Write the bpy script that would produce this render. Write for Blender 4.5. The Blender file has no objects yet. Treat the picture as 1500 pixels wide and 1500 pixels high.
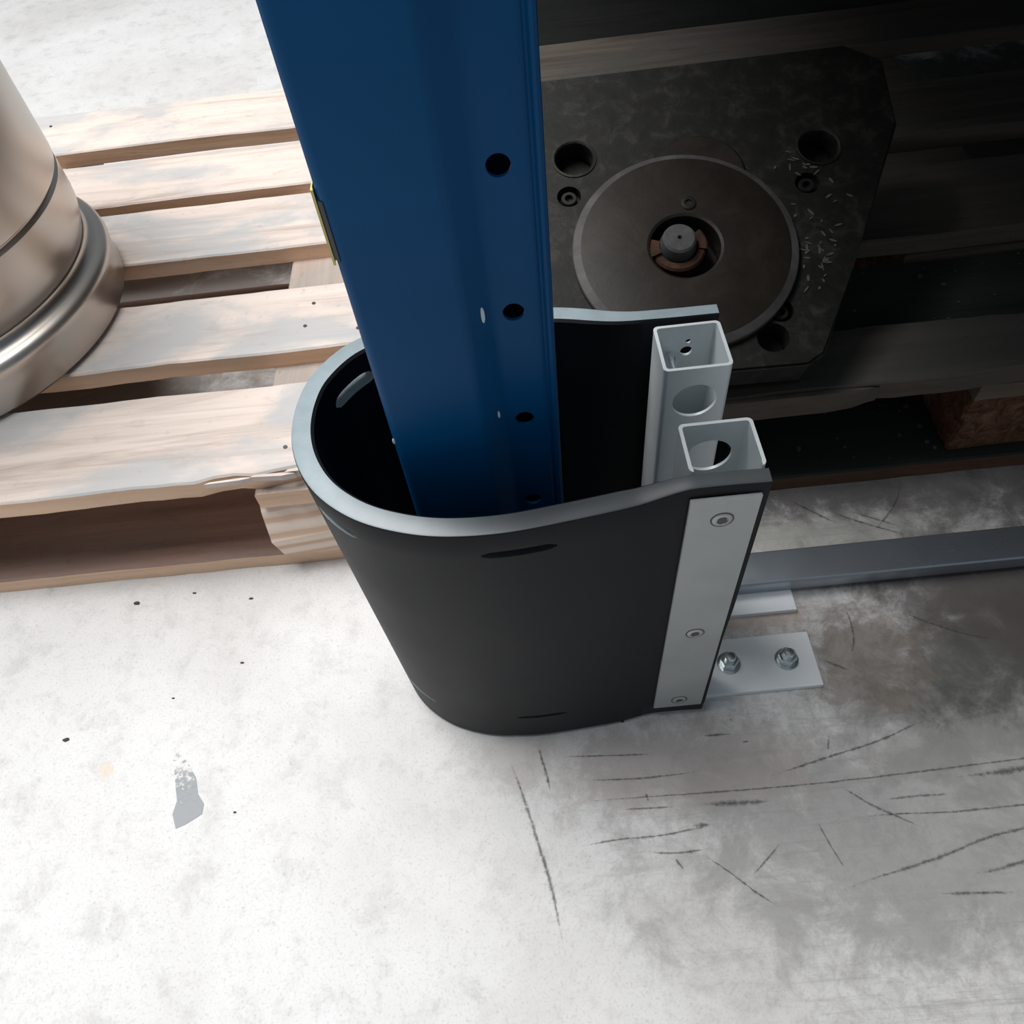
import bpy, bmesh, math, random
from mathutils import Vector, Matrix, noise

random.seed(7)
S = bpy.context.scene
COL = S.collection

# ------------------------------------------------------------------ camera
F_PX = 1149.5
ROLL, TILT, YAW = -0.14420677, 0.93753932, 0.05226966
cy, sy = math.cos(YAW), math.sin(YAW)
st, ct = math.sin(TILT), math.cos(TILT)
cr, sr = math.cos(ROLL), math.sin(ROLL)
RZ = Matrix(((cy, sy, 0), (-sy, cy, 0), (0, 0, 1)))
RB = Matrix(((1, 0, 0), (0, -st, -ct), (0, ct, -st)))
RR = Matrix(((cr, -sr, 0), (sr, cr, 0), (0, 0, 1)))
RC = RR @ RB @ RZ
cam_data = bpy.data.cameras.new('camera')
cam = bpy.data.objects.new('camera', cam_data)
COL.objects.link(cam)
cam_data.sensor_width = 36
cam_data.lens = F_PX / 1500 * 36
cam_data.clip_start = 0.02
rot = Matrix((RC[0], -RC[1], -RC[2])).transposed()
cam.matrix_world = Matrix.Translation((0, 0, 0.72)) @ rot.to_4x4()
S.camera = cam

# ------------------------------------------------------------------ world, lights, exposure
S.view_settings.view_transform = 'Standard'
S.view_settings.look = 'None'
S.view_settings.exposure = 0.0
S.view_settings.gamma = 1.0
S.view_settings.use_curve_mapping = False
world = bpy.data.worlds.new('hall_daylight')
S.world = world
world.use_nodes = True
bg = world.node_tree.nodes['Background']
bg.inputs[0].default_value = (0.78, 0.90, 1.0, 1)
bg.inputs[1].default_value = 0.22


def area(name, loc, target, sx, sy_, power, color):
    l = bpy.data.lights.new(name, 'AREA')
    l.shape = 'RECTANGLE'
    l.size, l.size_y, l.energy, l.color = sx, sy_, power, color
    o = bpy.data.objects.new(name, l)
    COL.objects.link(o)
    o.location = loc
    o.rotation_euler = (Vector(target) - Vector(loc)).to_track_quat('-Z', 'Y').to_euler()
    return o


area('roof_window_light', (-0.95, 0.95, 3.2), (-0.35, 0.5, 0.0), 1.7, 2.0, 160, (1.0, 0.985, 0.97))

# ------------------------------------------------------------------ material helpers


class Mat:
    def __init__(self, name, color=(.5, .5, .5), rough=.5, metal=0.0, spec=.5):
        self.m = bpy.data.materials.new(name)
        self.m.use_nodes = True
        self.t = self.m.node_tree
        self.b = self.t.nodes['Principled BSDF']
        self.b.inputs['Base Color'].default_value = (*color, 1)
        self.b.inputs['Roughness'].default_value = rough
        self.b.inputs['Metallic'].default_value = metal
        self.b.inputs['Specular IOR Level'].default_value = spec

    def n(self, kind, **kw):
        nd = self.t.nodes.new(kind)
        for k, v in kw.items():
            if k in nd.inputs:
                nd.inputs[k].default_value = v
            else:
                setattr(nd, k, v)
        return nd

    def l(self, a, b):
        self.t.links.new(a, b)

    def coords(self, scale=(1, 1, 1), rnd=False):
        tc = self.n('ShaderNodeTexCoord')
        mp = self.n('ShaderNodeMapping')
        mp.inputs['Scale'].default_value = scale
        self.l(tc.outputs['Object'], mp.inputs['Vector'])
        if rnd:
            oi = self.n('ShaderNodeObjectInfo')
            mu = self.n('ShaderNodeVectorMath', operation='SCALE')
            cx = self.n('ShaderNodeCombineXYZ')
            for i in range(3):
                self.l(oi.outputs['Random'], cx.inputs[i])
            self.l(cx.outputs[0], mu.inputs[0])
            mu.inputs['Scale'].default_value = 37.0
            self.l(mu.outputs[0], mp.inputs['Location'])
        return mp.outputs[0]

    def noise(self, vec, scale, detail=4, rough=.55, dist=0.0):
        nd = self.n('ShaderNodeTexNoise')
        nd.inputs['Scale'].default_value = scale
        nd.inputs['Detail'].default_value = detail
        nd.inputs['Roughness'].default_value = rough
        nd.inputs['Distortion'].default_value = dist
        self.l(vec, nd.inputs['Vector'])
        return nd.outputs['Fac']

    def ramp(self, fac, stops):
        nd = self.n('ShaderNodeValToRGB')
        e = nd.color_ramp.elements
        while len(e) < len(stops):
            e.new(.5)
        for i, (p, c) in enumerate(stops):
            e[i].position = p
            e[i].color = (*c, 1) if len(c) == 3 else c
        self.l(fac, nd.inputs[0])
        return nd.outputs[0]

    def fac(self, f, lo, hi):
        nd = self.n('ShaderNodeMapRange', interpolation_type='SMOOTHSTEP')
        nd.inputs[1].default_value = lo
        nd.inputs[2].default_value = hi
        self.l(f, nd.inputs[0])
        return nd.outputs[0]

    def math(self, op, a, b):
        nd = self.n('ShaderNodeMath', operation=op)
        for i, x in enumerate((a, b)):
            if isinstance(x, (int, float)):
                nd.inputs[i].default_value = x
            else:
                self.l(x, nd.inputs[i])
        return nd.outputs[0]

    def mix(self, fac, a, b, mode='MIX'):
        nd = self.n('ShaderNodeMix', data_type='RGBA', blend_type=mode)
        for s, x in ((nd.inputs[0], fac), (nd.inputs[6], a), (nd.inputs[7], b)):
            if isinstance(x, (int, float)):
                s.default_value = x
            elif isinstance(x, tuple):
                s.default_value = (*x, 1)
            else:
                self.l(x, s)
        return nd.outputs[2]

    def color(self, c):
        self.l(c, self.b.inputs['Base Color'])

    def bump(self, f, strength=.2, dist=.002):
        nd = self.n('ShaderNodeBump')
        nd.inputs['Strength'].default_value = strength
        nd.inputs['Distance'].default_value = dist
        self.l(f, nd.inputs['Height'])
        self.l(nd.outputs[0], self.b.inputs['Normal'])


def wood(name, light, mid, dark, axis=0, grey=(.33, .34, .33), greyamt=.75, rough=.75):
    m = Mat(name, rough=rough, spec=.25)
    sc = [28.0, 28.0, 28.0]
    sc[axis] = 1.6
    v = m.coords(tuple(sc), True)
    g = m.noise(v, 1.3, 6, .65, .8)
    c = m.ramp(g, [(.28, dark), (.48, mid), (.70, light)])
    v2 = m.coords((5, 9, 9) if axis == 0 else (9, 5, 9), True)
    g2 = m.noise(v2, 1.0, 5, .6, .3)
    c = m.mix(m.math('MULTIPLY', m.fac(g2, .45, .62), greyamt), c, grey)
    g4 = m.noise(m.coords((14, 40, 40) if axis == 0 else (40, 14, 40), True), 1.0, 6, .7, .5)
    c = m.mix(m.math('MULTIPLY', m.fac(g4, .54, .72), .38), c, dark)
    v3 = m.coords((1, 1, 1), True)
    sp = m.noise(v3, 95, 3, .6)
    c = m.mix(m.math('MULTIPLY', m.fac(sp, .62, .74), .35), c, dark)
    m.color(c)
    m.bump(g, .35, .0025)
    return m.m


def metal(name, color, rough, met=.8, vary=.12, scale=40):
    m = Mat(name, color, rough, met)
    v = m.coords()
    f = m.noise(v, scale, 5, .6)
    lo = tuple(c * (1 - vary) for c in color)
    hi = tuple(min(1, c * (1 + vary)) for c in color)
    m.color(m.ramp(f, [(.3, lo), (.7, hi)]))
    r = m.fac(f, .2, .8)
    m.l(m.math('ADD', m.math('MULTIPLY', r, .12), rough - .06), m.b.inputs['Roughness'])
    return m.m


# ------------------------------------------------------------------ materials
def floor_mat():
    m = Mat('concrete', rough=.6, spec=.3)
    v = m.coords()
    big = m.noise(v, 3.2, 6, .62, .6)
    c = m.ramp(big, [(.30, (.56, .545, .535)), (.50, (.67, .665, .66)), (.72, (.74, .745, .745))])
    mid = m.noise(v, 26, 7, .7, .2)
    c = m.mix(m.math('MULTIPLY', m.fac(mid, .48, .70), .45), c, (.44, .43, .425))
    blot = m.noise(v, 75, 6, .75, .6)
    c = m.mix(m.math('MULTIPLY', m.fac(blot, .52, .72), .30), c, (.40, .385, .375))
    drag = m.noise(m.coords((5, 110, 1)), 1.0, 7, .75, .3)
    tcx = m.n('ShaderNodeTexCoord')
    sx = m.n('ShaderNodeSeparateXYZ')
    m.l(tcx.outputs['Object'], sx.inputs[0])
    where = m.fac(m.math('ADD', sx.outputs['X'], m.math('MULTIPLY', m.math('SUBTRACT', big, .5), .5)), -.06, .22)
    c = m.mix(m.math('MULTIPLY', m.math('MULTIPLY', m.fac(drag, .50, .66), where), .45), c, (.27, .26, .25))
    c = m.mix(m.math('MULTIPLY', m.math('MULTIPLY', m.fac(blot, .42, .62), where), .35), c, (.33, .315, .31))
    fine = m.noise(v, 210, 3, .6)
    c = m.mix(m.math('MULTIPLY', m.fac(fine, .56, .76), .26), c, (.40, .39, .38))
    grit = m.noise(v, 420, 2, .6)
    c = m.mix(m.math('MULTIPLY', m.fac(grit, .50, .72), .22), c, (.30, .29, .285))

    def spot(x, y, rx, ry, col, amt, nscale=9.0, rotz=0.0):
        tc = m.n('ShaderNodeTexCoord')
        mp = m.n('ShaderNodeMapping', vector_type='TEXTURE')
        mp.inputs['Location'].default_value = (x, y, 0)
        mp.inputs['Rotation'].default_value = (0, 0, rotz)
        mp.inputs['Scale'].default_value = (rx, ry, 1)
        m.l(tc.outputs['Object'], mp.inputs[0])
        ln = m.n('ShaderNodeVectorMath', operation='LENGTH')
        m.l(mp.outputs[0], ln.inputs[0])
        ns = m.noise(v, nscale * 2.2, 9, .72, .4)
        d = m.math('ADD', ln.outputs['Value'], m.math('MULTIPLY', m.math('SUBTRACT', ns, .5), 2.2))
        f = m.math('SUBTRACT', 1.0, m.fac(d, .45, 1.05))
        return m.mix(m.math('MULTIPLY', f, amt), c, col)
    # oily traffic dirt by the rack foot; on the right deepened as painted shade
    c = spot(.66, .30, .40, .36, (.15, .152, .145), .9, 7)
    c = spot(.41, .295, .15, .075, (.075, .078, .07), .85, 10, .3)
    c = spot(.46, .365, .19, .08, (.095, .08, .078), .8, 12, -.2)
    c = spot(.30, .31, .08, .07, (.20, .165, .14), .7, 20)
    c = spot(.42, .515, .36, .05, (.14, .125, .125), .8, 14)
    c = spot(.30, .455, .14, .035, (.30, .30, .27), .6, 16)
    c = spot(.21, .365, .07, .02, (.36, .26, .20), .55, 40)
    c = spot(.34, .15, .34, .13, (.29, .285, .28), .75, 8)
    c = spot(.11, .225, .16, .05, (.37, .33, .315), .65, 14)
    c = spot(-.04, .245, .05, .035, (.50, .47, .45), .5, 30)
    c = spot(.34, .215, .09, .02, (.24, .235, .225), .55, 22, .2)
    c = spot(-.437, .27, .010, .010, (.72, .56, .42), .55, 40)
    c = spot(.80, 1.1, .95, .58, (.07, .07, .066), .9, 6)  # floor darkened under the greasy pallet
    c = spot(-.73, .93, .62, .40, (.24, .21, .19), .85, 5)  # shade under the pale pallet painted into the floor colour
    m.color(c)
    m.bump(fine, .12, .001)
    return m.m


M = {}
M['floor'] = floor_mat()
M['deck'] = wood('weathered_pallet_wood', (.78, .675, .61), (.69, .59, .53), (.42, .34, .295), 0, (.45, .46, .465), .82)
M['deck_side'] = wood('sawn_pallet_edge', (.88, .62, .45), (.80, .54, .37), (.58, .36, .23), 0, (.64, .48, .36), .3)
M['stringer'] = wood('stringer_wood', (.50, .42, .36), (.42, .34, .29), (.25, .19, .15), 1, (.36, .35, .33), .5)
M['bottom'] = wood('bottom_board_wood', (.40, .28, .23), (.32, .215, .175), (.19, .12, .095), 0, (.28, .23, .21), .5)
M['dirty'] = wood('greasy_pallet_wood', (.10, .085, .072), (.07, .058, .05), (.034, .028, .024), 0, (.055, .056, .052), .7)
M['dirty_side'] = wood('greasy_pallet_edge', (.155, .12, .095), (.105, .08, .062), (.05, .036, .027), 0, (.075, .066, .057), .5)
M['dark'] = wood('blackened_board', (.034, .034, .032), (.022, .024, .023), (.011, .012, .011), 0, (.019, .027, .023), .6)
M['dark_side'] = wood('reddish_board_edge', (.17, .085, .05), (.11, .055, .035), (.05, .025, .015), 0, (.07, .05, .04), .5)


def block_mat():
    m = Mat('split_block_wood', rough=.7, spec=.2)
    v = m.coords((1, 1, 1))
    w = m.n('ShaderNodeTexWave', bands_direction='Z')
    w.inputs['Scale'].default_value = 17
    w.inputs['Distortion'].default_value = 2.2
    w.inputs['Detail'].default_value = 3
    w.inputs['Detail Scale'].default_value = .9
    mp = m.n('ShaderNodeMapping')
    mp.inputs['Rotation'].default_value = (0, math.radians(9), 0)
    mp.inputs['Scale'].default_value = (.35, .35, 1)
    m.l(v, mp.inputs[0])
    m.l(mp.outputs[0], w.inputs['Vector'])
    c = m.ramp(w.outputs['Fac'], [(.1, (.70, .50, .37)), (.4, (.86, .68, .54)), (.9, (.90, .76, .65))])
    m.color(c)
    m.bump(w.outputs['Fac'], .3, .002)
    return m.m


def chip_mat():
    m = Mat('pressed_chip_block', rough=.9, spec=.1)
    v = m.coords((1, 1, 1))
    f = m.noise(v, 75, 6, .7, 1.0)
    c = m.ramp(f, [(.3, (.045, .02, .011)), (.5, (.13, .062, .036)), (.72, (.24, .14, .09))])
    m.color(c)
    m.bump(f, .8, .004)
    return m.m


M['block'] = block_mat()
M['chip'] = chip_mat()


def rubber_mat():
    m = Mat('black_rubber', (.022, .023, .025), .5, 0, .14)
    v = m.coords()
    f = m.noise(v, 14, 5, .6)
    m.color(m.ramp(f, [(.3, (.0075, .0085, .0105)), (.7, (.013, .0145, .0175))]))
    m.l(m.math('ADD', m.math('MULTIPLY', f, .16), .42), m.b.inputs['Roughness'])
    m.bump(m.noise(v, 350, 2, .5), .06, .0006)
    return m.m


M['rubber'] = rubber_mat()


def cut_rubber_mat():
    # dusty grey cut edge; reflection falloff painted in, black on the near side
    m = Mat('dusty_cut_rubber_painted_sheen', (.15, .18, .20), .38, 0, .5)
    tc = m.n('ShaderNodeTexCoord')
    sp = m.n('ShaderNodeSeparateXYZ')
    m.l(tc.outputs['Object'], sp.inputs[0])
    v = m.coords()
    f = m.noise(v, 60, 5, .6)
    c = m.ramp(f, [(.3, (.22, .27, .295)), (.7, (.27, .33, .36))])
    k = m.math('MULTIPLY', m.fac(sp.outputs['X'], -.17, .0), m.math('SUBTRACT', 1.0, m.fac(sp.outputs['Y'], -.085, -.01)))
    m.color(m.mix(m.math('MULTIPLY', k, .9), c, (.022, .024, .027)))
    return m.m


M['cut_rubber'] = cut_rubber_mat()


def blue_mat():
    m = Mat('blue_rack_paint', (.002, .050, .19), .34, 0, .13)
    v = m.coords()
    f = m.noise(v, 420, 2, .5)
    m.bump(f, .04, .0004)
    m.color(m.ramp(m.noise(v, 9, 3, .5), [(.3, (.0003, .062, .180)), (.7, (.0005, .074, .212))]))
    return m.m


M['blue'] = blue_mat()
M['zinc'] = metal('galvanised_steel', (.68, .73, .75), .42, .22, .05, 25)
M['strip'] = metal('brushed_zinc_strip', (.43, .455, .455), .45, .5, .06, 30)
M['plate'] = metal('grey_base_plate', (.80, .83, .86), .5, .0, .04, 30)
M['bolt'] = metal('bright_zinc_bolt', (.66, .72, .73), .27, .95, .03, 30)
M['bar'] = metal('raw_blue_steel_bar', (.33, .37, .42), .30, .8, .04, 6)
M['screw_dark'] = metal('screw_recess', (.10, .10, .10), .5, .6, .1, 60)
M['keg'] = metal('stainless_steel_keg', (.60, .545, .495), .33, .92, .03, 4)
M['yellow'] = Mat('yellow_label', (.62, .54, .20), .45).m
M['black'] = Mat('black_label_print', (.012, .012, .014), .4).m
M['white_chip'] = Mat('paint_chip_white', (.62, .66, .70), .5).m
M['debris'] = Mat('dark_grit', (.05, .045, .045), .8).m
M['flake'] = Mat('pale_wood_flake', (.075, .068, .058), .8).m


def iron_mat(name, a, b, c_, rough, sc=30):
    m = Mat(name, rough=rough, metal=.0, spec=.22)
    v = m.coords()
    f = m.noise(v, sc, 7, .7, .4)
    m.color(m.ramp(f, [(.30, a), (.52, b), (.74, c_)]))
    m.bump(f, .35, .0015)
    return m.m


M['iron'] = iron_mat('oily_cast_iron', (.004, .004, .0038), (.0095, .0092, .008), (.034, .033, .028), .6, 48)
M['disc'] = iron_mat('brown_machined_iron', (.008, .0062, .0045), (.014, .011, .008), (.024, .019, .014), .5, 22)
M['rim'] = iron_mat('bright_machined_chamfer', (.035, .034, .032), (.06, .058, .056), (.11, .107, .104), .35, 14)
M['shaft'] = iron_mat('worn_shaft_steel', (.04, .04, .04), (.065, .065, .065), (.10, .10, .095), .4, 60)
M['rust'] = iron_mat('rusty_key_iron', (.014, .007, .004), (.035, .014, .007), (.085, .032, .014), .7, 60)


def scuff_mat(name, col, amt, lo, hi, scale=120):
    m = Mat(name, col, .7, 0, .2)
    out = [n for n in m.t.nodes if n.type == 'OUTPUT_MATERIAL'][0]
    tr = m.n('ShaderNodeBsdfTransparent')
    mx = m.n('ShaderNodeMixShader')
    v = m.coords((1, 1, 1))
    at = m.n('ShaderNodeAttribute', attribute_name='wear')
    f = m.math('ADD', m.noise(v, scale, 6, .75), m.math('MULTIPLY', m.math('SUBTRACT', at.outputs['Fac'], .5), .5))
    f = m.math('MULTIPLY', m.fac(f, lo, hi), m.math('MULTIPLY', m.math('MINIMUM', m.math('MULTIPLY', at.outputs['Fac'], 3), 1), amt))
    m.l(f, mx.inputs[0])
    m.l(tr.outputs[0], mx.inputs[1])
    m.l(m.b.outputs[0], mx.inputs[2])
    m.l(mx.outputs[0], out.inputs['Surface'])
    return m.m


M['scuff'] = scuff_mat('tyre_scuff', (.10, .097, .095), .72, .38, .92, 230)
M['greypatch'] = scuff_mat('grey_glue_patch', (.36, .38, .40), .9, .42, .62, 170)

# ------------------------------------------------------------------ geometry helpers


def add_box(bm, x0, x1, y0, y1, z0, z1, bevel=0.0, seg=2):
    ret = bmesh.ops.create_cube(bm, size=1)
    vs = ret['verts']
    for v in vs:
        v.co = Vector((x0 + (v.co.x + .5) * (x1 - x0), y0 + (v.co.y + .5) * (y1 - y0), z0 + (v.co.z + .5) * (z1 - z0)))
    if bevel:
        es = list({e for v in vs for e in v.link_edges})
        bmesh.ops.bevel(bm, geom=es, offset=bevel, segments=seg, affect='EDGES', profile=.5)


def add_cyl(bm, c, r, depth, axis='z', seg=32, r2=None):
    q = {'z': Matrix(), 'y': Matrix.Rotation(math.radians(90), 4, 'X'), 'x': Matrix.Rotation(math.radians(90), 4, 'Y')}[axis]
    return bmesh.ops.create_cone(bm, cap_ends=True, segments=seg, radius1=r, radius2=r if r2 is None else r2, depth=depth,
                                 matrix=Matrix.Translation(c) @ q)['verts']


def add_prism(bm, pts, z0, z1):
    lo = [bm.verts.new((x, y, z0)) for x, y in pts]
    hi = [bm.verts.new((x, y, z1)) for x, y in pts]
    n = len(pts)
    bm.faces.new(lo[::-1])
    bm.faces.new(hi)
    for i in range(n):
        bm.faces.new((lo[i], lo[(i + 1) % n], hi[(i + 1) % n], hi[i]))


def add_lathe(bm, prof, c, seg=64, closed=True):
    rings = []
    for r, z in prof:
        rings.append([bm.verts.new((c[0] + r * math.cos(2 * math.pi * k / seg), c[1] + r * math.sin(2 * math.pi * k / seg), c[2] + z)) for k in range(seg)])
    for a, b in zip(rings, rings[1:]):
        for k in range(seg):
            bm.faces.new((a[k], a[(k + 1) % seg], b[(k + 1) % seg], b[k]))
    if closed:
        bm.faces.new(rings[0][::-1])
        bm.faces.new(rings[-1])


def obj(name, bm, mat, parent=None, smooth=None, side=None, world_coords=True):
    bmesh.ops.recalc_face_normals(bm, faces=bm.faces)
    me = bpy.data.meshes.new(name)
    off = parent_loc(parent) if (parent is not None and world_coords) else None
    if off is not None:
        bmesh.ops.translate(bm, verts=bm.verts, vec=-off)
    if side is not None:
        bm.normal_update()
        for f in bm.faces:
            if f.normal.z < .6:
                f.material_index = 1
    bm.to_mesh(me)
    bm.free()
    me.materials.append(mat)
    if side is not None:
        me.materials.append(side)
    if smooth is not None:
        for p in me.polygons:
            p.use_smooth = True
        me.set_sharp_from_angle(angle=math.radians(smooth))
    o = bpy.data.objects.new(name, me)
    COL.objects.link(o)
    if parent is not None:
        o.parent = parent
    return o


def parent_loc(p):
    v = Vector((0, 0, 0))
    while p is not None:
        v += p.location
        p = p.parent
    return v


def thing(name, label, cat, loc=(0, 0, 0), group=None):
    o = bpy.data.objects.new(name, None)
    o.empty_display_size = .05
    COL.objects.link(o)
    o.location = loc
    o['label'] = label
    o['category'] = cat
    if group:
        o['group'] = group
    return o


def cut(o, cutters, smooth=None):
    """subtract a list of bmeshes (in o's local space) from o's mesh"""
    tmp = []
    for cb in cutters:
        bmesh.ops.recalc_face_normals(cb, faces=cb.faces)
        me = bpy.data.meshes.new('cutter')
        cb.to_mesh(me)
        cb.free()
        for m_ in o.data.materials:
            me.materials.append(m_)
        c = bpy.data.objects.new('cutter', me)
        COL.objects.link(c)
        c.matrix_world = Matrix.Translation(parent_loc(o)) @ Matrix()
        md = o.modifiers.new('cut', 'BOOLEAN')
        md.operation = 'DIFFERENCE'
        md.solver = 'EXACT'
        md.object = c
        tmp.append(c)
    bpy.context.view_layer.update()
    for c in tmp:
        c.matrix_world = o.matrix_world.copy()
    bpy.context.view_layer.update()
    dg = bpy.context.evaluated_depsgraph_get()
    me = bpy.data.meshes.new_from_object(o.evaluated_get(dg))
    o.modifiers.clear()
    old = o.data
    o.data = me
    nm = old.name
    bpy.data.meshes.remove(old)
    me.name = nm
    for c in tmp:
        d = c.data
        bpy.data.objects.remove(c)
        bpy.data.meshes.remove(d)
    if smooth is not None:
        for p in me.polygons:
            p.use_smooth = True
        me.set_sharp_from_angle(angle=math.radians(smooth))


def catmull(pts, n):
    P = [Vector(p) for p in pts]
    P = [2 * P[0] - P[1]] + P + [2 * P[-1] - P[-2]]
    out = []
    segs = len(P) - 3
    fine = []
    for s in range(segs):
        p0, p1, p2, p3 = P[s:s + 4]
        for k in range(20):
            t = k / 20
            fine.append(.5 * ((2 * p1) + (p2 - p0) * t + (2 * p0 - 5 * p1 + 4 * p2 - p3) * t * t + (3 * p1 - p0 - 3 * p2 + p3) * t ** 3))
    fine.append(P[-2].copy())
    L = [0]
    for a, b in zip(fine, fine[1:]):
        L.append(L[-1] + (b - a).length)
    j = 0
    for i in range(n):
        d = L[-1] * i / (n - 1)
        while j < len(L) - 2 and L[j + 1] < d:
            j += 1
        t = (d - L[j]) / max(1e-9, L[j + 1] - L[j])
        out.append(fine[j].lerp(fine[j + 1], t))
    return out


# ------------------------------------------------------------------ floor
bm = bmesh.new()
add_box(bm, -4, 4, -3, 5, -.12, 0)
floor = obj('floor', bm, M['floor'])
floor['kind'] = 'structure'

SCUFFS = [(2.6, [(0.1291, 0.2506), (0.1441, 0.2502), (0.1608, 0.25)]), (2.2, [(0.1614, 0.204), (0.2025, 0.2132), (0.237, 0.2208), (0.2858, 0.2312), (0.3226, 0.243), (0.3549, 0.2502)]), (1.6, [(-0.0563, 0.2037), (0.0024, 0.2017), (0.0672, 0.2007), (0.1474, 0.1992), (0.2273, 0.199), (0.3234, 0.2015), (0.4035, 0.2043), (.55, .208)]), (4, [(0.1104, 0.1906), (0.145, 0.1888), (0.1858, 0.187)]), (1.8, [(-0.0049, 0.163), (0.0397, 0.167), (0.0775, 0.1674), (0.1127, 0.171), (0.142, 0.1755)]), (2, [(0.234, 0.2), (0.2491, 0.1876), (0.2639, 0.1755), (0.3044, 0.151)]), (1.6, [(0.2105, 0.1741), (0.2179, 0.1467), (0.2257, 0.1233)]), (1.6, [(0.1806, 0.1557), (0.1612, 0.1399), (0.1463, 0.1284)]), (2.6, [(.19, .105), (0.2293, 0.1161), (0.2675, 0.1241), (0.3062, 0.1322), (0.3464, 0.1431), (0.3783, 0.1476), (.5, .165)]), (3, [(-0.053, 0.2599), (-0.0391, 0.215), (-0.0279, 0.1703), (-0.019, 0.1305), (-.012, .07)]), (2.4, [(-0.0221, 0.2605), (-0.016, 0.2326), (-0.0118, 0.2061)]), (1.6, [(0.106, 0.1532), (0.1294, 0.134), (0.1491, 0.1157), (.17, .10)]), (1.6, [(0.2209, 0.1671), (0.2738, 0.168), (0.3252, 0.1656), (0.3866, 0.1662), (.48, .167)]), (2.2, [(0.0599, 0.1556), (0.0873, 0.1524), (0.1215, 0.1533)]), (3, [(0.3118, 0.1163), (0.3418, 0.118), (0.3674, 0.1229), (.45, .135)]), (4.5, [(0.3265, 0.1932), (0.3677, 0.1942), (0.3998, 0.196), (.5, .203)]), (2, [(0.2654, 0.18), (0.3001, 0.1809), (0.3369, 0.1798)]), (3.5, [(0.1037, 0.1727), (0.1257, 0.1729)]), (2, [(0.0866, 0.1489), (0.0935, 0.1369)]), (1.6, [(0.1594, 0.2659), (0.1615, 0.2604)]), (1.6, [(0.1653, 0.241), (0.1722, 0.242)]), (2.5, [(0.2869, 0.1047), (0.3574, 0.1005)]), (1.5, [(0.245, 0.2419), (0.238, 0.2241)]), (1.5, [(-0.01, 0.2438), (0.0501, 0.2399), (0.0964, 0.2373)]), (1.5, [(0.0077, 0.2205), (0.0731, 0.2172), (0.1324, 0.219)]), (1.8, [(0.0711, 0.2051), (0.0728, 0.1955)]), (2.0, [(0.0432, 0.1918), (0.1006, 0.1899)]), (2, [(0.2703, 0.5138), (0.3002, 0.4863), (0.329, 0.4599)]), (2, [(0.3028, 0.4953), (0.3458, 0.4668), (0.4006, 0.4378)]), (1.6, [(0.3301, 0.4872), (0.3915, 0.4522)]), (2, [(0.2989, 0.375), (0.297, 0.3367), (0.2849, 0.3088)]), (1.8, [(0.3391, 0.3626), (0.3937, 0.33), (0.4392, 0.3141)]), (1.6, [(0.4083, 0.52), (0.3883, 0.4844), (0.3457, 0.4445)]), (2.5, [(0.2574, 0.3153), (0.2847, 0.2982)])]
for i, (w, pts) in enumerate(SCUFFS):
    n = max(6, 8 * (len(pts) - 1))
    path = catmull([(x, y, 0) for x, y in pts], n)
    bm = bmesh.new()
    prev = None
    for k, p in enumerate(path):
        d = (path[min(k + 1, n - 1)] - path[max(k - 1, 0)]).normalized()
        nn = Vector((-d.y, d.x, 0))
        t = k / (n - 1)
        hw = w * .00115 * (.35 + .65 * math.sin(math.pi * min(1, max(0, t * .96 + .02)))) * random.uniform(.7, 1.25)
        z = .0004 + .00001 * i
        cur = [bm.verts.new((p.x + nn.x * hw * q, p.y + nn.y * hw * q, z)) for q in (1, 0, -1)]
        if prev:
            bm.faces.new((prev[0], prev[1], cur[1], cur[0]))
            bm.faces.new((prev[1], prev[2], cur[2], cur[1]))
        prev = cur
    o = obj('scuff_mark', bm, M['scuff'], floor)
    soft = o.data.attributes.new('wear', 'FLOAT', 'POINT')
    for q in range(len(o.data.vertices)):
        k = q // 3
        soft.data[q].value = (1 if q % 3 == 1 else 0) * min(1, 4 * k / (n - 1), 4 * (n - 1 - k) / (n - 1))
PATCH = [(-0.3564, 0.2102), (-0.3475, 0.2134), (-0.3339, 0.2213), (-0.3336, 0.2304), (-0.3411, 0.2404), (-0.3453, 0.2551), (-0.3544, 0.2689), (-0.3655, 0.2832), (-0.3715, 0.2974), (-0.3747, 0.2875), (-0.369, 0.267), (-0.3625, 0.2437), (-0.3600, 0.2355), (-0.362, 0.2234)]
bm = bmesh.new()
bm.faces.new([bm.verts.new((x, y, .0005)) for x, y in PATCH])
o = obj('glue_patch', bm, M['greypatch'], floor)
soft = o.data.attributes.new('wear', 'FLOAT', 'POINT')
for q, (x, y) in enumerate(PATCH):
    soft.data[q].value = max(.22, 1 - max(0, (y - .228)) * 16)

# ------------------------------------------------------------------ pallets


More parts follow.
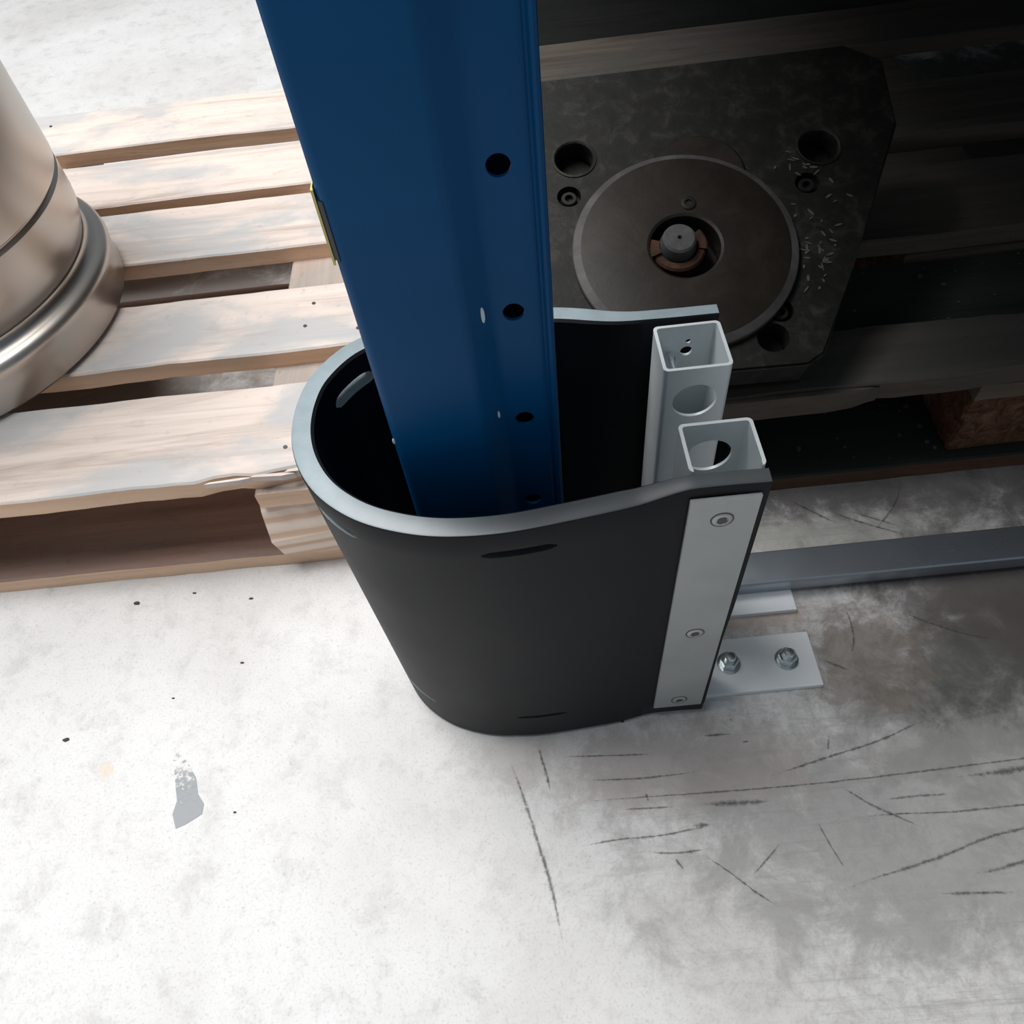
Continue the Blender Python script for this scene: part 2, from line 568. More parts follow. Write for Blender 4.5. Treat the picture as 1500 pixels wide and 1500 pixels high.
def board_bm(x0, x1, y0, y1, z0, z1, along='x', seg=26, wob=.0022, seed=0, dmg=None):
    """a sawn plank: long segments with slightly uneven edges and ends"""
    bm = bmesh.new()
    rnd = random.Random(seed)
    if along == 'y':
        a0, a1, b0, b1 = y0, y1, x0, x1
    else:
        a0, a1, b0, b1 = x0, x1, y0, y1
    bev = min(.002, (z1 - z0) * .12)
    rings = []
    for k in range(seg + 1):
        t = a0 + (a1 - a0) * k / seg
        e0 = b0 + wob * noise.noise((t * 9, seed * 3.1, 0)) + wob * .5 * noise.noise((t * 45, seed * 3.1, 5))
        e1 = b1 + wob * noise.noise((t * 9, seed * 3.1, 9)) + wob * .5 * noise.noise((t * 45, seed * 3.1, 3))
        if dmg:
            e0 += dmg(t)
        zt = z1 + .0008 * noise.noise((t * 5, seed, 2))
        ring = [(e0, z0), (e1, z0), (e1, zt - bev), (e1 - bev, zt), (e0 + bev, zt), (e0, zt - bev)]
        vs = []
        for b, z in ring:
            vs.append(bm.verts.new((t, b, z) if along == 'x' else (b, t, z)))
        rings.append(vs)
    for a, b in zip(rings, rings[1:]):
        for i in range(6):
            bm.faces.new((a[i], a[(i + 1) % 6], b[(i + 1) % 6], b[i]))
    bm.faces.new(rings[0][::-1])
    bm.faces.new(rings[-1])
    return bm


LX0, LX1 = -1.33, -.13
lp = thing('wooden_pallet', 'weathered pale wooden pallet under the steel keg, left of the blue post', 'pallet', (-.73, .89, 0))


def front_damage(t):
    # broken front lip close to the guard
    if t > -.32:
        return .003 + .006 * max(0, noise.noise((t * 40, 1.7, 0))) + (.003 if t > -.27 else 0)
    return 0


DECK = [(.495, .622, front_damage), (.672, .783, None), (.866, .985, None), (1.008, 1.122, None), (1.166, 1.29, None)]
for i, (y0, y1, dm) in enumerate(DECK):
    obj('deck_board', board_bm(LX0 + .003 * i, LX1 - .002 * (i % 2), y0, y1, .124, .146, 'x', 60, .0022, i + 1, dm), M['deck'], lp, 40, M['deck_side'])
for i, (x0, x1) in enumerate([(LX0, LX0 + .145), (-.80, -.655), (-.277, LX1)]):
    obj('stringer_board', board_bm(x0, x1, .49, 1.29, .102, .124, 'y', 24, .0015, i + 11), M['stringer'], lp, 40, M['deck_side'])
    for j, (y0, y1) in enumerate([(.49, .59), (.82, .96), (1.19, 1.29)]):
        if j == 0 and i == 2:
            continue
        bm = bmesh.new()
        add_box(bm, x0 + .003, x1 - .003, y0 + .004, y1 - .004, .022, .102, .003)
        obj('block', bm, M['stringer'], lp)
for i, (y0, y1) in enumerate([(.488, .592), (.82, .965), (1.19, 1.29)]):
    obj('bottom_board', board_bm(LX0, LX1, y0, y1, 0, .022, 'x', 50, .0018, i + 21), M['bottom'], lp, 40, M['deck_side'])
# the pale, split block under the broken corner
bm = bmesh.new()
X0, X1 = -.281, -.135
front = []
N = 10
for k in range(N + 1):
    t = k / N
    x = X0 + (X1 - X0) * t
    jit = .0015 * noise.noise((t * 8, 4, 1))
    prof = [(.500 + .004 * t + jit, .1015), (.492 + .006 * t + jit, .092), (.4815 + .006 * t, .060 + .012 * t), (.4795 + .007 * t, .055 + .012 * t), (.483 + .006 * t, .0225), (.585, .0225), (.585, .1015)]
    front.append([bm.verts.new((x + (.005 if z < .05 else 0) * (1 - t), y, z)) for y, z in prof])
for a, b in zip(front, front[1:]):
    for i in range(7):
        bm.faces.new((a[i], a[(i + 1) % 7], b[(i + 1) % 7], b[i]))
bm.faces.new(front[0][::-1])
bm.faces.new(front[-1])
o = obj('block', bm, M['block'], lp)
o['label'] = 'split pale block with bright end grain'
# splinters on the broken front lip
for i, (x, y, l, w, a) in enumerate([(-.295, .4945, .05, .003, .05), (-.252, .4955, .045, .004, -.03), (-.225, .499, .03, .005, .10)]):
    bm = bmesh.new()
    pts = [(-l / 2, -w * .2), (l * .2, -w / 2), (l / 2, 0), (l * .25, w / 2), (-l * .4, w * .4)]
    pts = [(x + px * math.cos(a) - py * math.sin(a), y + px * math.sin(a) + py * math.cos(a)) for px, py in pts]
    add_prism(bm, pts, .138, .1445 + .0008 * i)
    obj('splinter', bm, M['deck'], lp)
# nail heads
bm = bmesh.new()
for (y0, y1, _) in DECK:
    for xs in (-.235, -.172, -.76, -.70, -1.29, -1.22):
        for yy in (y0 + .03, y1 - .03):
            add_cyl(bm, (xs + random.uniform(-.008, .008), yy + random.uniform(-.01, .01), .1463), .0022, .0012, 'z', 10)
o = obj('nail_heads', bm, M['screw_dark'], lp)
o['kind'] = 'stuff'

RX0, RX1 = -.045, 1.155
rp = thing('wooden_pallet', 'dark greasy wooden pallet under the cast iron machine block, right of the blue post', 'pallet', (.555, .92, 0))
RD = [(.527, .607), (.744, .882), (.95, 1.08), (1.20, 1.32)]
for i, (y0, y1) in enumerate(RD):
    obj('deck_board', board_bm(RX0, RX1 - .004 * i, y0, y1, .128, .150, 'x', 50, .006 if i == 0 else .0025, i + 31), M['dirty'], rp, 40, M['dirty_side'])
# strip split off the front board
bm = bmesh.new()
rows = []
for k in range(17):
    t = k / 16
    x = -.04 + .385 * t
    taper = 1 if t < .86 else max(.12, 1 - ((t - .86) / .14) ** 2)
    yb = .5265
    yf = .5265 - .0075 * taper - .0012 * noise.noise((x * 30, 2, 2))
    zt = .1485 - .004 * (1 - taper)
    zb = .121 + .006 * (1 - taper) - .002 * noise.noise((x * 20, 7, 2))
    rows.append([bm.verts.new(c) for c in ((x, yb, zb), (x, yf, zb + .003), (x, yf, zt - .003), (x, yf + .002, zt), (x, yb, zt))])
for a, b in zip(rows, rows[1:]):
    for i in range(5):
        bm.faces.new((a[i], a[(i + 1) % 5], b[(i + 1) % 5], b[i]))
bm.faces.new(rows[0][::-1])
bm.faces.new(rows[-1])
o = obj('split_strip', bm, M['dirty_side'], rp, 40)
# dark low board in the gap between the first two deck boards
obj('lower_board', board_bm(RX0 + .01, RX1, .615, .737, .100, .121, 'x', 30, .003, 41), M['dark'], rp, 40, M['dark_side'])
for i, (x0, x1) in enumerate([(RX0, RX0 + .145), (.452, .60), (RX1 - .145, RX1)]):
    obj('stringer_board', board_bm(x0, x1, .53, .61, .106, .127, 'y', 8, .0015, i + 51), M['dirty'], rp, 40, M['dirty_side'])
    obj('stringer_board', board_bm(x0, x1, .742, 1.32, .106, .127, 'y', 18, .0015, i + 61), M['dirty'], rp, 40, M['dirty_side'])
    for j, (y0, y1) in enumerate([(.533, .615), (.83, .97), (1.22, 1.32)]):
        bm = bmesh.new()
        add_box(bm, x0 + .003, x1 - .003, y0, y1, .022, .106 if j else .106, .005)
        bmesh.ops.subdivide_edges(bm, edges=bm.edges, cuts=3, use_grid_fill=True)
        for v in bm.verts:
            v.co += v.co.normalized() * .0 + Vector((noise.noise(v.co * 60), noise.noise(v.co * 60 + Vector((5, 0, 0))), 0)) * .004
        o = obj('block', bm, M['chip'], rp)
obj('lower_stringer', board_bm(RX0, .34, .545, .60, .104, .1205, 'x', 12, .004, 71), M['dirty'], rp, 40, M['dirty_side'])
for i, (y0, y1) in enumerate([(.521, .665), (.83, .97), (1.22, 1.32)]):
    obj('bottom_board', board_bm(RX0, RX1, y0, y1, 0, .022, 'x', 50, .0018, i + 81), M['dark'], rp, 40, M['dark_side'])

# chips and flakes lying on the dark pallet
bm = bmesh.new()
for k in range(70):
    if k < 45:
        x, y, z = random.uniform(.17, .46), random.uniform(.527, .65), .0224
    else:
        x, y, z = random.uniform(.30, .62), random.uniform(.62, .73), .1214
    r = random.uniform(.0006, .0022)
    add_box(bm, x - r, x + r * 1.4, y - r, y + r, z, z + .0007 + r * .4)
o = obj('loose_chips', bm, M['flake'], rp)
o['kind'] = 'stuff'

# ------------------------------------------------------------------ keg
KC = (-.68, .785, .1472)
keg = thing('steel_keg', 'round stainless steel keg with a rolled foot ring, standing on the pale pallet', 'keg', KC)
prof = [(.200, .0), (.2085, .001), (.2115, .005), (.212, .030), (.2135, .040), (.2145, .046), (.2135, .052), (.2100, .056), (.2050, .058), (.199, .061), (.1955, .067), (.1955, .070)]
bm = bmesh.new()
add_lathe(bm, prof, KC, 128)
obj('foot_ring', bm, M['keg'], keg, 50)
prof = [(.150, .066), (.1935, .069), (.1960, .075), (.1990, .083), (.2025, .095), (.2035, .105), (.2038, .1395), (.2015, .1415), (.1995, .143), (.1995, .1445), (.2015, .146), (.2045, .148), (.205, .155), (.205, .23), (.2045, .36), (.200, .40), (.185, .43), (.12, .45)]
bm = bmesh.new()
add_lathe(bm, prof, KC, 128)
obj('body', bm, M['keg'], keg, 35)
prof = [(.190, .42), (.204, .425), (.206, .432), (.206, .50), (.204, .512), (.198, .516), (.196, .51), (.197, .43), (.190, .425)]
bm = bmesh.new()
add_lathe(bm, prof, KC, 96)
obj('top_ring', bm, M['keg'], keg, 40)
bm = bmesh.new()
add_lathe(bm, [(.03, .448), (.03, .468), (.022, .470), (.018, .462)], KC, 32)
obj('valve_neck', bm, M['keg'], keg, 40)

# ------------------------------------------------------------------ blue rack upright
POST_H = 2.1
post = thing('rack_upright', 'tall blue painted steel rack post with round holes, standing inside the black guard', 'rack post', (-.03, .35, 0))
# outline of the folded sheet, seen from above (outer line), then offset inwards
OUTER = [(-.034, .398), (-.074, .398), (-.0795, .3925), (-.0805, .390), (-.0805, .3160), (-.0797, .3128), (-.0775, .3107), (-.0745, .310), (-.0285, .310), (-.0255, .3105), (-.0232, .3120), (-.0135, .3200), (-.0118, .3212), (-.0095, .3218), (.0108, .3218), (.0125, .3224), (.0136, .3236), (.0148, .3238), (.0160, .3225), (.0175, .3222), (.0190, .3232), (.0195, .3250), (.0195, .390), (.0185, .3945), (.014, .398), (-.027, .398)]
TH = .0022


def offset_poly(pts, d):
    out = []
    n = len(pts)
    for i, p in enumerate(pts):
        a = Vector(pts[max(0, i - 1)])
        b = Vector(pts[min(n - 1, i + 1)])
        t = (b - a).normalized()
        out.append((p[0] - t.y * d, p[1] + t.x * d))
    return out


INNER = offset_poly(OUTER, TH)
bm = bmesh.new()
lo, hi = .004, POST_H
loop = OUTER + INNER[::-1]
zs = [lo, hi]
rings = [[bm.verts.new((x, y, z)) for x, y in loop] for z in zs]
n = len(loop)
for a, b in zip(rings, rings[1:]):
    for i in range(n):
        bm.faces.new((a[i], a[(i + 1) % n], b[(i + 1) % n], b[i]))
for ring, flip in ((rings[0], True), (rings[-1], False)):
    k = len(OUTER)
    for i in range(k - 1):
        q = [ring[i], ring[i + 1], ring[n - 2 - i], ring[n - 1 - i]]
        bm.faces.new(q[::-1] if flip else q)
prof_o = obj('profile', bm, M['blue'], post)
cutters = []
for k in range(-4, 19):
    z = .5345 + .0803 * k
    if z < .05 or z > POST_H - .04:
        continue
    cb = bmesh.new()
    add_cyl(cb, (.0288, -.028, z), .0056, .02, 'y', 28)   # local to the post root
    cutters.append(cb)
one = bmesh.new()
for cb in cutters:
    tmpm = bpy.data.meshes.new('t')
    cb.to_mesh(tmpm)
    one.from_mesh(tmpm)
    bpy.data.meshes.remove(tmpm)
    cb.free()
cut(prof_o, [one], 35)
bm = bmesh.new()
add_box(bm, -.092, .032, .302, .404, 0, .0045, .001)
obj('foot_plate', bm, M['blue'], post)
# a label wrapped round the left corner, its yellow edge lifting off
bm = bmesh.new()
add_prism(bm, [(-.0811, .330), (-.0811, .3160), (-.0803, .3124), (-.0787, .3108), (-.0778, .3104), (-.0776, .3107), (-.0784, .3113), (-.0797, .3128), (-.0806, .3160), (-.0806, .330)], .5035, .5335)
obj('label_band', bm, M['black'], post)
bm = bmesh.new()
add_prism(bm, [(-.0818, .3125), (-.0821, .331), (-.0812, .331), (-.0812, .3155), (-.0806, .3123)], .5005, .5385)
o = obj('label_sticker', bm, M['yellow'], post)
o['label'] = 'yellow sticker edge'
for (x, y, z, r, h) in [(-.0170, .3168, .4585, .0012, .0052), (-.0795, .3122, .3765, .0009, .0024), (-.0160, .3176, .384, .0008, .003)]:
    bm = bmesh.new()
    bmesh.ops.create_icosphere(bm, subdivisions=2, radius=1, matrix=Matrix.Translation((x, y, z)) @ Matrix.Diagonal((r, .0006, h, 1)))
    obj('paint_chip', bm, M['white_chip'], post)

# ------------------------------------------------------------------ rubber guard
guard = thing('post_guard', 'thick black rubber collision guard wrapped in a loop around the blue post', 'guard', (.0, .35, 0))
PATH = [(.1345, .2748), (.112, .2755), (.086, .2750), (.055, .2710), (.018, .2660), (-.020, .2622), (-.055, .2640), (-.083, .2715), (-.1065, .2835), (-.1265, .3020), (-.1395, .3250), (-.1455, .3500), (-.1445, .3765), (-.1370, .4000), (-.1180, .4235), (-.090, .4370), (-.055, .4430), (-.015, .4430), (.029, .4380), (.068, .4280), (.097, .4255), (.1375, .4245)]
NS = 150
cpath = catmull([(x, y, 0) for x, y in PATH], NS)
T_G = .0148
GH = .353


def guard_pt(i, off, z):
    p = cpath[i]
    a, b = cpath[max(0, i - 1)], cpath[min(NS - 1, i + 1)]
    d = (b - a).normalized()
    nrm = Vector((d.y, -d.x, 0))            # to the outside of the loop
    if nrm.dot(p - Vector((-.02, .35, 0))) < 0:
        nrm = -nrm
    th = 1.0
    if p.x > .05:
        th = 1 - .22 * min(1, (p.x - .05) / .035)
    q = p + nrm * off * th
    if p.x > .05:
        # keep the outer face where it is, thin from the inside
        q += nrm * 0
    w = 1 - z / GH
    sx = .06 * min(1, max(0, (.06 - p.x) / .1))
    q.x = q.x + ((-.04) - q.x) * sx * w
    q.y = q.y + (.349 - q.y) * sx * w + (.0055 * w if p.y < .35 else 0)
    if p.x > .128:
        q.x += .0012 * math.sin(z * 38) + .0008 * math.sin(z * 95)
    q.z = z + (.0035 * (z / GH) * min(1, max(0, (p.x - .06) / .03)) if p.y < .35 else 0)
    return q


h = T_G / 2
bv = .0018
zr = [.0035 + (GH - .0035) * k / 14 for k in range(15)]
sec = [(h - bv, zr[0]), (h, zr[0] + bv)] + [(h, z) for z in zr[1:-1]] + [(h, zr[-1] - bv), (h - bv * .3, zr[-1] - bv * .3), (h - bv, zr[-1]), (-h + bv, zr[-1]), (-h, zr[-1] - bv)] + [(-h, z) for z in zr[1:-1][::-1]] + [(-h, zr[0] + bv), (-h + bv, zr[0])]
bm = bmesh.new()
rings = []
for i in range(NS):
    rings.append([bm.verts.new(guard_pt(i, o_, z)) for o_, z in sec])
ns = len(sec)
for a, b in zip(rings, rings[1:]):
    for i in range(ns):
        bm.faces.new((a[i], a[(i + 1) % ns], b[(i + 1) % ns], b[i]))
bm.faces.new(rings[0][::-1])
bm.faces.new(rings[-1])
sheet = obj('rubber_sheet', bm, M['rubber'], guard)
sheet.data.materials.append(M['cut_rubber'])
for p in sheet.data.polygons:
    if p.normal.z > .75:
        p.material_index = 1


def nearest(x, y):
    return min(range(NS), key=lambda i: (cpath[i].x - x) ** 2 + (cpath[i].y - y) ** 2)


def slot_cutter(i0, i1, z, hh):
    cb = bmesh.new()
    rg = []
    for k in range(i0, i1 + 1):
        t = (k - i0) / (i1 - i0) * 2 - 1
        e = hh * max(.25, (1 - abs(t) ** 6) ** .5)
        rg.append([cb.verts.new(guard_pt(k, oo, zz) - parent_loc(guard)) for oo, zz in ((-.02, z - e), (.02, z - e), (.02, z + e), (-.02, z + e))])
    for a, b in zip(rg, rg[1:]):
        for q in range(4):
            cb.faces.new((a[q], a[(q + 1) % 4], b[(q + 1) % 4], b[q]))
    cb.faces.new(rg[0][::-1])
    cb.faces.new(rg[-1])
    for f in cb.faces:
        f.material_index = 1
    return cb


slots = []
for (xa, ya, xb, yb) in [(.008, .264, -.035, .262), (-.106, .283, -.131, .308), (-.1385, .396, -.108, .429), (-.035, .443, .01, .441)]:
    ia, ib = nearest(xa, ya), nearest(xb, yb)
    ia, ib = min(ia, ib), max(ia, ib)
    slots.append(slot_cutter(ia, ib, .3300, .0055 if xa < -.12 else .0036))
    slots.append(slot_cutter(ia, ib, .052, .0030))
cut(sheet, slots, 38)


def strip(yo_top, yo_bot, sign):
    bm = bmesh.new()
    x0t, x1t, x0b, x1b = .0895, .1315, .0885, .1318
    zt, zb = .3475, .0235
    th = .0026
    vs = []
    for (z, y, xa, xb) in ((zb, yo_bot, x0b, x1b), (zt, yo_top, x0t, x1t)):
        vs.append([bm.verts.new((xa, y, z)), bm.verts.new((xb, y, z)), bm.verts.new((xb, y - sign * th, z)), bm.verts.new((xa, y - sign * th, z))])
    a, b = vs
    for i in range(4):
        bm.faces.new((a[i], a[(i + 1) % 4], b[(i + 1) % 4], b[i]))
    bm.faces.new(a[::-1])
    bm.faces.new(b)
    bmesh.ops.bevel(bm, geom=list(bm.edges), offset=.0004, segments=2, affect='EDGES')
    st_ = obj('clamp_strip', bm, M['strip'], guard)
    st_['label'] = 'grey steel clamp strip with screws'
    for z in (.3265, .1735, .0395):
        t = (z - zb) / (zt - zb)
        y = yo_bot + (yo_top - yo_bot) * t - sign * th
        bm = bmesh.new()
        add_lathe(bm, [(.0001, .0), (.0062, .0), (.0062, .0004), (.0052, .0010), (.0036, .0011), (.0034, .0004), (.0001, .0003)], (0, 0, 0), 24, False)
        bmesh.ops.transform(bm, matrix=Matrix.Translation((.1105, y, z)) @ Matrix.Rotation(math.radians(90 * sign), 4, 'X'), verts=bm.verts)
        obj('screw', bm, M['strip'], st_, 30)
        bm = bmesh.new()
        add_cyl(bm, (.1105, y - sign * .0006, z), .0030, .0006, 'y', 6)
        add_lathe(bm, [(.0062, 0), (.0072, 0), (.0072, .0003), (.0062, .0003)], (0, 0, 0), 28, False)
        vs = [v for v in bm.verts if abs(v.co.y) < .02 and abs(v.co.z) < .01]
        bmesh.ops.transform(bm, matrix=Matrix.Translation((.1105, y, z)) @ Matrix.Rotation(math.radians(90 * sign), 4, 'X'), verts=vs)
        obj('screw_socket', bm, M['screw_dark'], st_)
    return st_


strip(.2692, .2746, 1)
strip(.4310, .4310, -1)


def tube(y0, y1, z1, holes, notch=False, name='square_tube'):
    x0, x1, r, th = .0910, .1362, .0035, .0022

    def rr(x0, x1, y0, y1, r):
        pts = []
        for cx, cyy, a0 in ((x1 - r, y1 - r, 0), (x0 + r, y1 - r, 90), (x0 + r, y0 + r, 180), (x1 - r, y0 + r, 270)):
            for k in range(5):
                a = math.radians(a0 + 90 * k / 4)
                pts.append((cx + r * math.cos(a), cyy + r * math.sin(a)))
        return pts
    o_ = rr(x0, x1, y0, y1, r)
    i_ = rr(x0 + th, x1 - th, y0 + th, y1 - th, r - th * .6)
    bm = bmesh.new()
    zb = .0062
    V = [[bm.verts.new((x, y, z)) for x, y in pp] for pp in (o_, i_) for z in (zb, z1)]
    ob, ot, ib, it = V
    n = len(o_)
    for k in range(n):
        j = (k + 1) % n
        bm.faces.new((ob[k], ob[j], ot[j], ot[k]))
        bm.faces.new((ib[j], ib[k], it[k], it[j]))
        bm.faces.new((ot[k], ot[j], it[j], it[k]))
        bm.faces.new((ob[j], ob[k], ib[k], ib[j]))
    t = obj(name, bm, M['zinc'], guard)
    cbs = []
    if notch:
        cb = bmesh.new()
        add_box(cb, x0 + .0026, x1 - .0026, y0 - .004, y0 + .0030, z1 - .012, z1 + .01)
        bmesh.ops.translate(cb, verts=cb.verts, vec=-parent_loc(guard))
        cbs.append(cb)
    for (x, y, z, rad, dep) in holes:
        cb = bmesh.new()
        add_cyl(cb, Vector((x, y, z)) - parent_loc(guard), rad, dep, 'y', 36)
        cbs.append(cb)
    if cbs:
        cut(t, cbs, 30)
    return t


tube(.2817, .3195, .3565, [(.1130, .3190, .3262, .0147, .012), (.1130, .3190, .10, .0147, .012)], True)
tube(.3655, .4090, .3565, [(.1137, .3660, .3265, .0150, .012), (.1155, .4085, .3335, .0042, .009), (.1162, .4085, .3420, .0022, .009), (.1137, .3660, .10, .0150, .012)])
# screw end poking into the far tube
bm = bmesh.new()
add_cyl(bm, (.1045, .3955, .3325), .0027, .025, 'y', 14)
obj('screw_end', bm, M['bolt'], guard, 30)


def base_plate(x0, x1, y0, y1, bolts):
    bm = bmesh.new()
    add_box(bm, x0, x1, y0, y1, 0, .006, .0006)
    p = obj('base_plate', bm, M['plate'], guard)
    for (x, y, a) in bolts:
        bm = bmesh.new()
        add_cyl(bm, (x, y, .0069), .0112, .0018, 'z', 32)
        wsh = obj('washer', bm, M['bolt'], p, 30)
        bm = bmesh.new()
        vs = add_cyl(bm, (x, y, .0123), .0090, .0090, 'z', 6)
        bmesh.ops.rotate(bm, verts=vs, cent=(x, y, 0), matrix=Matrix.Rotation(a, 3, 'Z'))
        bmesh.ops.bevel(bm, geom=list(bm.edges), offset=.0010, segments=1, affect='EDGES')
        obj('hex_nut', bm, M['bolt'], p)
        bm = bmesh.new()
        add_lathe(bm, [(.0050, .0160), (.0050, .0215), (.0040, .0230), (.0005, .0234)], (x, y, 0), 24)
        obj('bolt_end', bm, M['bolt'], p, 30)


base_plate(.086, .252, .2865, .3425, [(.1695, .3165, .3), (.2245, .3150, .1)])
base_plate(.086, .2495, .3675, .4300, [])

# ------------------------------------------------------------------ steel bar on the floor
bm = bmesh.new()
add_box(bm, .1425, .95, .3897, .4277, .0063, .0250, .0022, 4)
bar = obj('steel_bar', bm, M['bar'], None, 35)
bar['label'] = 'smooth blue-grey flat steel bar lying on the floor right of the guard'
bar['category'] = 'steel bar'

# ------------------------------------------------------------------ machine block with round flange
MC = Vector((.1676, .6377, .25))
mach = thing('machine_flange', 'dark oily cast iron machine block with a big round flange, resting on the greasy pallet', 'machine part', MC)
mach.rotation_euler = (math.radians(20), 0, 0)
PL = [(-.165, -.09), (-.12, -.128), (.095, -.132), (.112, -.122), (.160, -.028), (.232, .120), (.235, .20), (.20, .225), (-.15, .225), (-.165, .20)]
bm = bmesh.new()
add_prism(bm, PL, -.044, -.010)
bmesh.ops.bevel(bm, geom=[e for e in bm.edges if abs(e.verts[0].co.z - e.verts[1].co.z) < .001], offset=.0025, segments=2, affect='EDGES')
plate_o = obj('plate', bm, M['iron'], mach, None, None, False)
BIG = [(-.0930, .1215, .0205), (.1500, .1030, .0205), (.0680, -.1010, .0150), (-.135, -.085, .015)]
SMALL = [(-.1030, .0775), (.1310, .0620), (.0800, -.0740)]
cb = bmesh.new()
for x, y, r in BIG:
    add_cyl(cb, (x, y, -.010), r, .05, 'z', 36)
for x, y in SMALL:
    add_cyl(cb, (x, y, -.010), .0120, .022, 'z', 32)
add_cyl(cb, (-.004, -.004, -.010), .040, .05, 'z', 40)
cut(plate_o, [cb], 30)
# lips around the big holes
for x, y, r in BIG[:2]:
    bm = bmesh.new()
    add_lathe(bm, [(r, -.018), (r + .0022, -.011), (r + .0022, -.0088), (r + .0002, -.0086), (r - .0012, -.010), (r - .0012, -.03)], (x, y, 0), 36, False)
    obj('hole_lip', bm, M['iron'], mach, 30, None, False)
for x, y in SMALL:
    bm = bmesh.new()
    add_lathe(bm, [(.0080, -.0205), (.0080, -.0135), (.0072, -.0125), (.0042, -.0125), (.0038, -.0175), (.0002, -.018)], (x, y, 0), 24, False)
    obj('socket_screw', bm, M['iron'], mach, 30, None, False)
# round flange disc with a chamfered rim and a counterbore
bm = bmesh.new()
add_lathe(bm, [(.036, -.012), (.0995, -.012), (.0995, .0003), (.0988, .0005), (.0365, .0005), (.0340, -.001), (.0340, -.012)], (0, 0, 0), 96, False)
obj('flange_disc', bm, M['disc'], mach, 25, None, False)
bm = bmesh.new()
add_lathe(bm, [(.0996, -.012), (.1075, -.012), (.1078, -.0045), (.1070, -.0034), (.0996, .0001), (.0996, -.012)], (0, 0, 0), 96, False)
o = obj('disc_rim', bm, M['rim'], mach, 25, None, False)
o['label'] = 'paler bevelled rim of the disc'
bm = bmesh.new()
add_lathe(bm, [(.0002, -.030), (.040, -.030), (.040, -.034), (.0002, -.034)], (-.003, -.004, 0), 40, False)
obj('bore_floor', bm, M['iron'], mach, 30, None, False)
bm = bmesh.new()
add_lathe(bm, [(.0180, -.030), (.0180, -.006), (.0160, .004), (.0140, .006), (.0022, .006), (.0015, .002), (.0002, .0015)], (-.0052, .0060, 0), 40, False)
obj('shaft', bm, M['shaft'], mach, 30, None, False)
bm = bmesh.new()
for a0, a1, r0, r1, zt in ((195, 350, .0185, .0265, -.006), (160, 200, .0185, .031, -.003), (-15, 35, .0185, .0285, -.004)):
    prev = None
    for k in range(13):
        a = math.radians(a0 + (a1 - a0) * k / 12)
        ca, sa = math.cos(a), math.sin(a)
        q = [bm.verts.new((-.0052 + r * ca, .0040 + r * sa, z)) for r, z in ((r0, -.0295), (r1, -.0295), (r1, zt - .002), (r1 - .002, zt), (r0, zt))]
        if prev:
            for i in range(5):
                bm.faces.new((prev[i], prev[(i + 1) % 5], q[(i + 1) % 5], q[i]))
        else:
            bm.faces.new(q[::-1])
        prev = q
    bm.faces.new(prev)
obj('shaft_key', bm, M['rust'], mach, 30, None, False)
bm = bmesh.new()
add_lathe(bm, [(.0072, .0004), (.0072, .0016), (.0060, .0022), (.0036, .0022), (.0032, .0006), (.0002, .0004)], (.0098, .0462, 0), 24, False)
obj('set_screw', bm, M['iron'], mach, 30, None, False)
bm = bmesh.new()
add_lathe(bm, [(.0002, -.011), (.047, -.011), (.047, -.0085), (.044, -.0060), (.0002, -.0060)], (.027, .0840, 0), 48, False)
obj('round_boss', bm, M['disc'], mach, 30, None, False)
# housing under the plate, down to the pallet
bm = bmesh.new()
a = math.radians(20)
down = Vector((0, -math.sin(a), -math.cos(a)))
top = [Vector((x * .9 + .004, y * .86 + .016, -.0435)) for x, y in PL]
bot = []
for p in top:
    wz = .25 + p.y * math.sin(a) + p.z * math.cos(a)
    bot.append(p + down * (wz - .1515))
tv = [bm.verts.new(p) for p in top]
bv_ = [bm.verts.new(p) for p in bot]
bm.faces.new(tv)
bm.faces.new(bv_[::-1])
for i in range(len(tv)):
    j = (i + 1) % len(tv)
    bm.faces.new((bv_[i], bv_[j], tv[j], tv[i]))
obj('housing', bm, M['iron'], mach, None, None, False)
# metal shavings stuck to the oily plate
bm = bmesh.new()
for k in range(80):
    if k < 55:
        u, v = random.gauss(.128, .016), random.gauss(-.012, .028)
        if u * u + v * v < .112 ** 2 or u > .150 + .45 * v:
            continue
    else:
        u, v = random.gauss(.135, .018), random.gauss(.082, .014)
        if (u - .15) ** 2 + (v - .103) ** 2 < .024 ** 2 or (u - .131) ** 2 + (v - .062) ** 2 < .014 ** 2 or u * u + v * v < .112 ** 2:
            continue
    l, w = random.uniform(.0015, .005), random.uniform(.0006, .0014)
    an = random.uniform(0, 3.14)
    vs = add_cyl(bm, (0, 0, 0), 1, 1, 'z', 6)
    bmesh.ops.transform(bm, matrix=Matrix.Translation((u, v, -.0095)) @ Matrix.Rotation(an, 4, 'Z') @ Matrix.Diagonal((l, w, .001, 1)), verts=vs)
o = obj('metal_shavings', bm, M['flake'], mach, None, None, False)
o['kind'] = 'stuff'

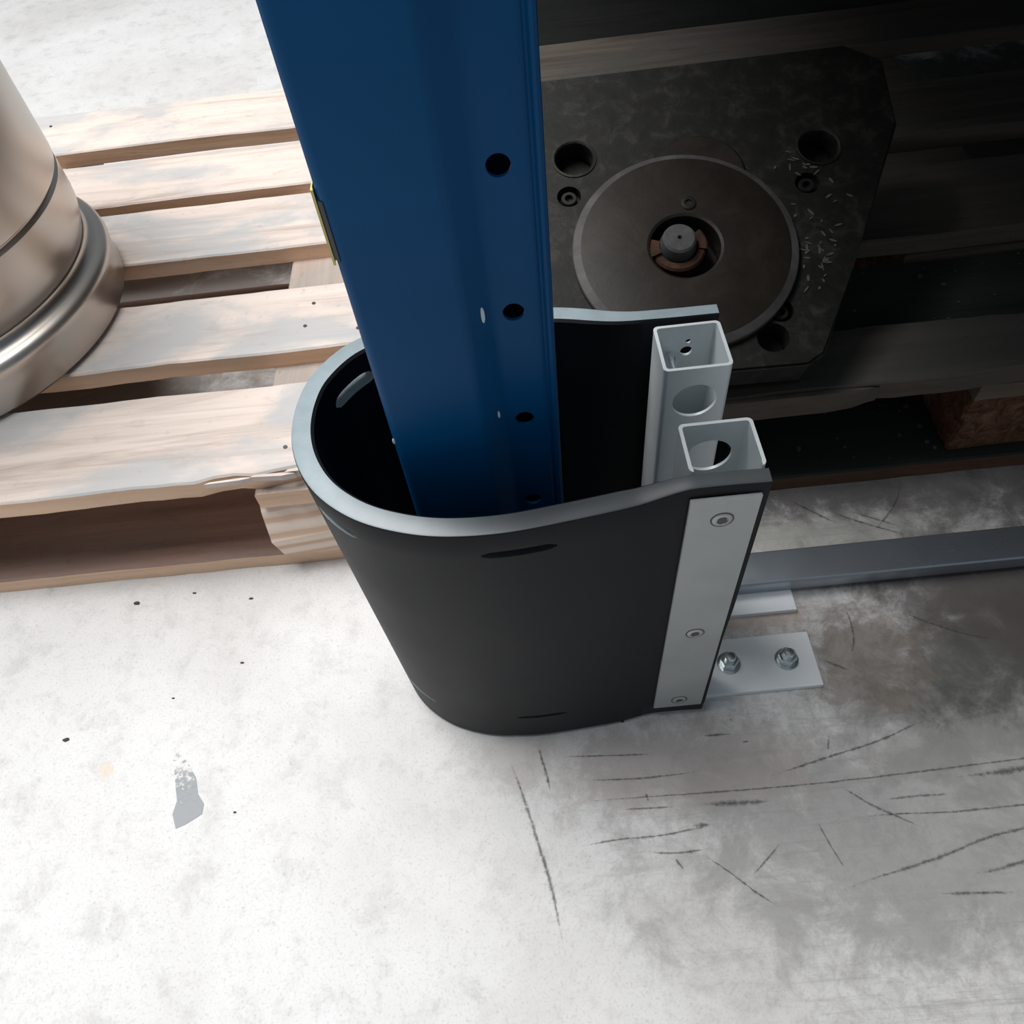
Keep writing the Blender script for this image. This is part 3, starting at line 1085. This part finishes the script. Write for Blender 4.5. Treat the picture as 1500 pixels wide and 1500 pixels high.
# ------------------------------------------------------------------ loose grit on the floor
CH = [(-0.447, 0.4558), (-0.3184, 0.4473), (-0.3838, 0.4616), (-0.4852, 0.3054), (-0.3837, 0.3389), (-0.3175, 0.371), (-0.3031, 0.2201), (0.0606, 0.2713)]
CL = ['largest dark grit chip on the concrete, just in front of the pale pallet',
      'dark grit chip on the concrete nearest the black guard, in front of the pale pallet',
      'small dark grit chip between the largest chip and the guard, by the pale pallet',
      'curled dark grit chip far left on the concrete, beside the beige stain',
      'tiny dark grit speck on the concrete straight above the grey glue patch',
      'dark grit speck on bare concrete, left of the guard and well clear of the pallet',
      'tiny dark grit speck on the concrete just right of the grey glue patch',
      'dark grit speck at the front foot of the black guard']
for i, (x, y) in enumerate(CH):
    bm = bmesh.new()
    r = [.0028, .0018, .0016, .0026, .0012, .0016, .0012, .0015][i]
    bmesh.ops.create_icosphere(bm, subdivisions=2, radius=1)
    for v in bm.verts:
        d = 1 + .35 * noise.noise(v.co * 1.7 + Vector((i * 5, 0, 0)))
        v.co = Vector((x + v.co.x * r * 1.3 * d, y + v.co.y * r * .7 * d, max(0.0001, r * .35 + v.co.z * r * .4 * d)))
    o = obj('floor_chip', bm, M['debris'])
    o['label'] = CL[i]
    o['category'] = 'grit'
    o['group'] = 'dark chips of grit on the floor'

# walls added behind and to the right to block light from the bay
for nm, bx in (('shade_wall_back', (.02, 2.3, 1.62, 1.68, 0, 3.2)), ('shade_wall_right', (2.24, 2.3, -.2, 1.62, 0, 3.2))):
    bm = bmesh.new()
    add_box(bm, *bx)
    o = obj(nm, bm, M['dark'])
    o['kind'] = 'structure'

# ------------------------------------------------------------------ unseen shelf added overhead to shade the right side
shelf = thing('shade_shelf', 'unseen low shelf deck added overhead to shade the greasy pallet', 'shelf', (.8, 1.1, .76))
for k in range(9):
    bm = bmesh.new()
    add_box(bm, .03 + .2 * k, .225 + .2 * k, .42, 1.6, .76, .785, .002)
    obj('shade_shelf_panel', bm, M['dirty'], shelf)
bm = bmesh.new()
add_box(bm, .022, 1.84, .415, .465, .685, .76, .003)
obj('shade_shelf_beam', bm, M['blue'], shelf)
bm = bmesh.new()
add_box(bm, .022, 1.84, 1.55, 1.6, .685, .76, .003)
obj('shade_shelf_beam', bm, M['blue'], shelf)
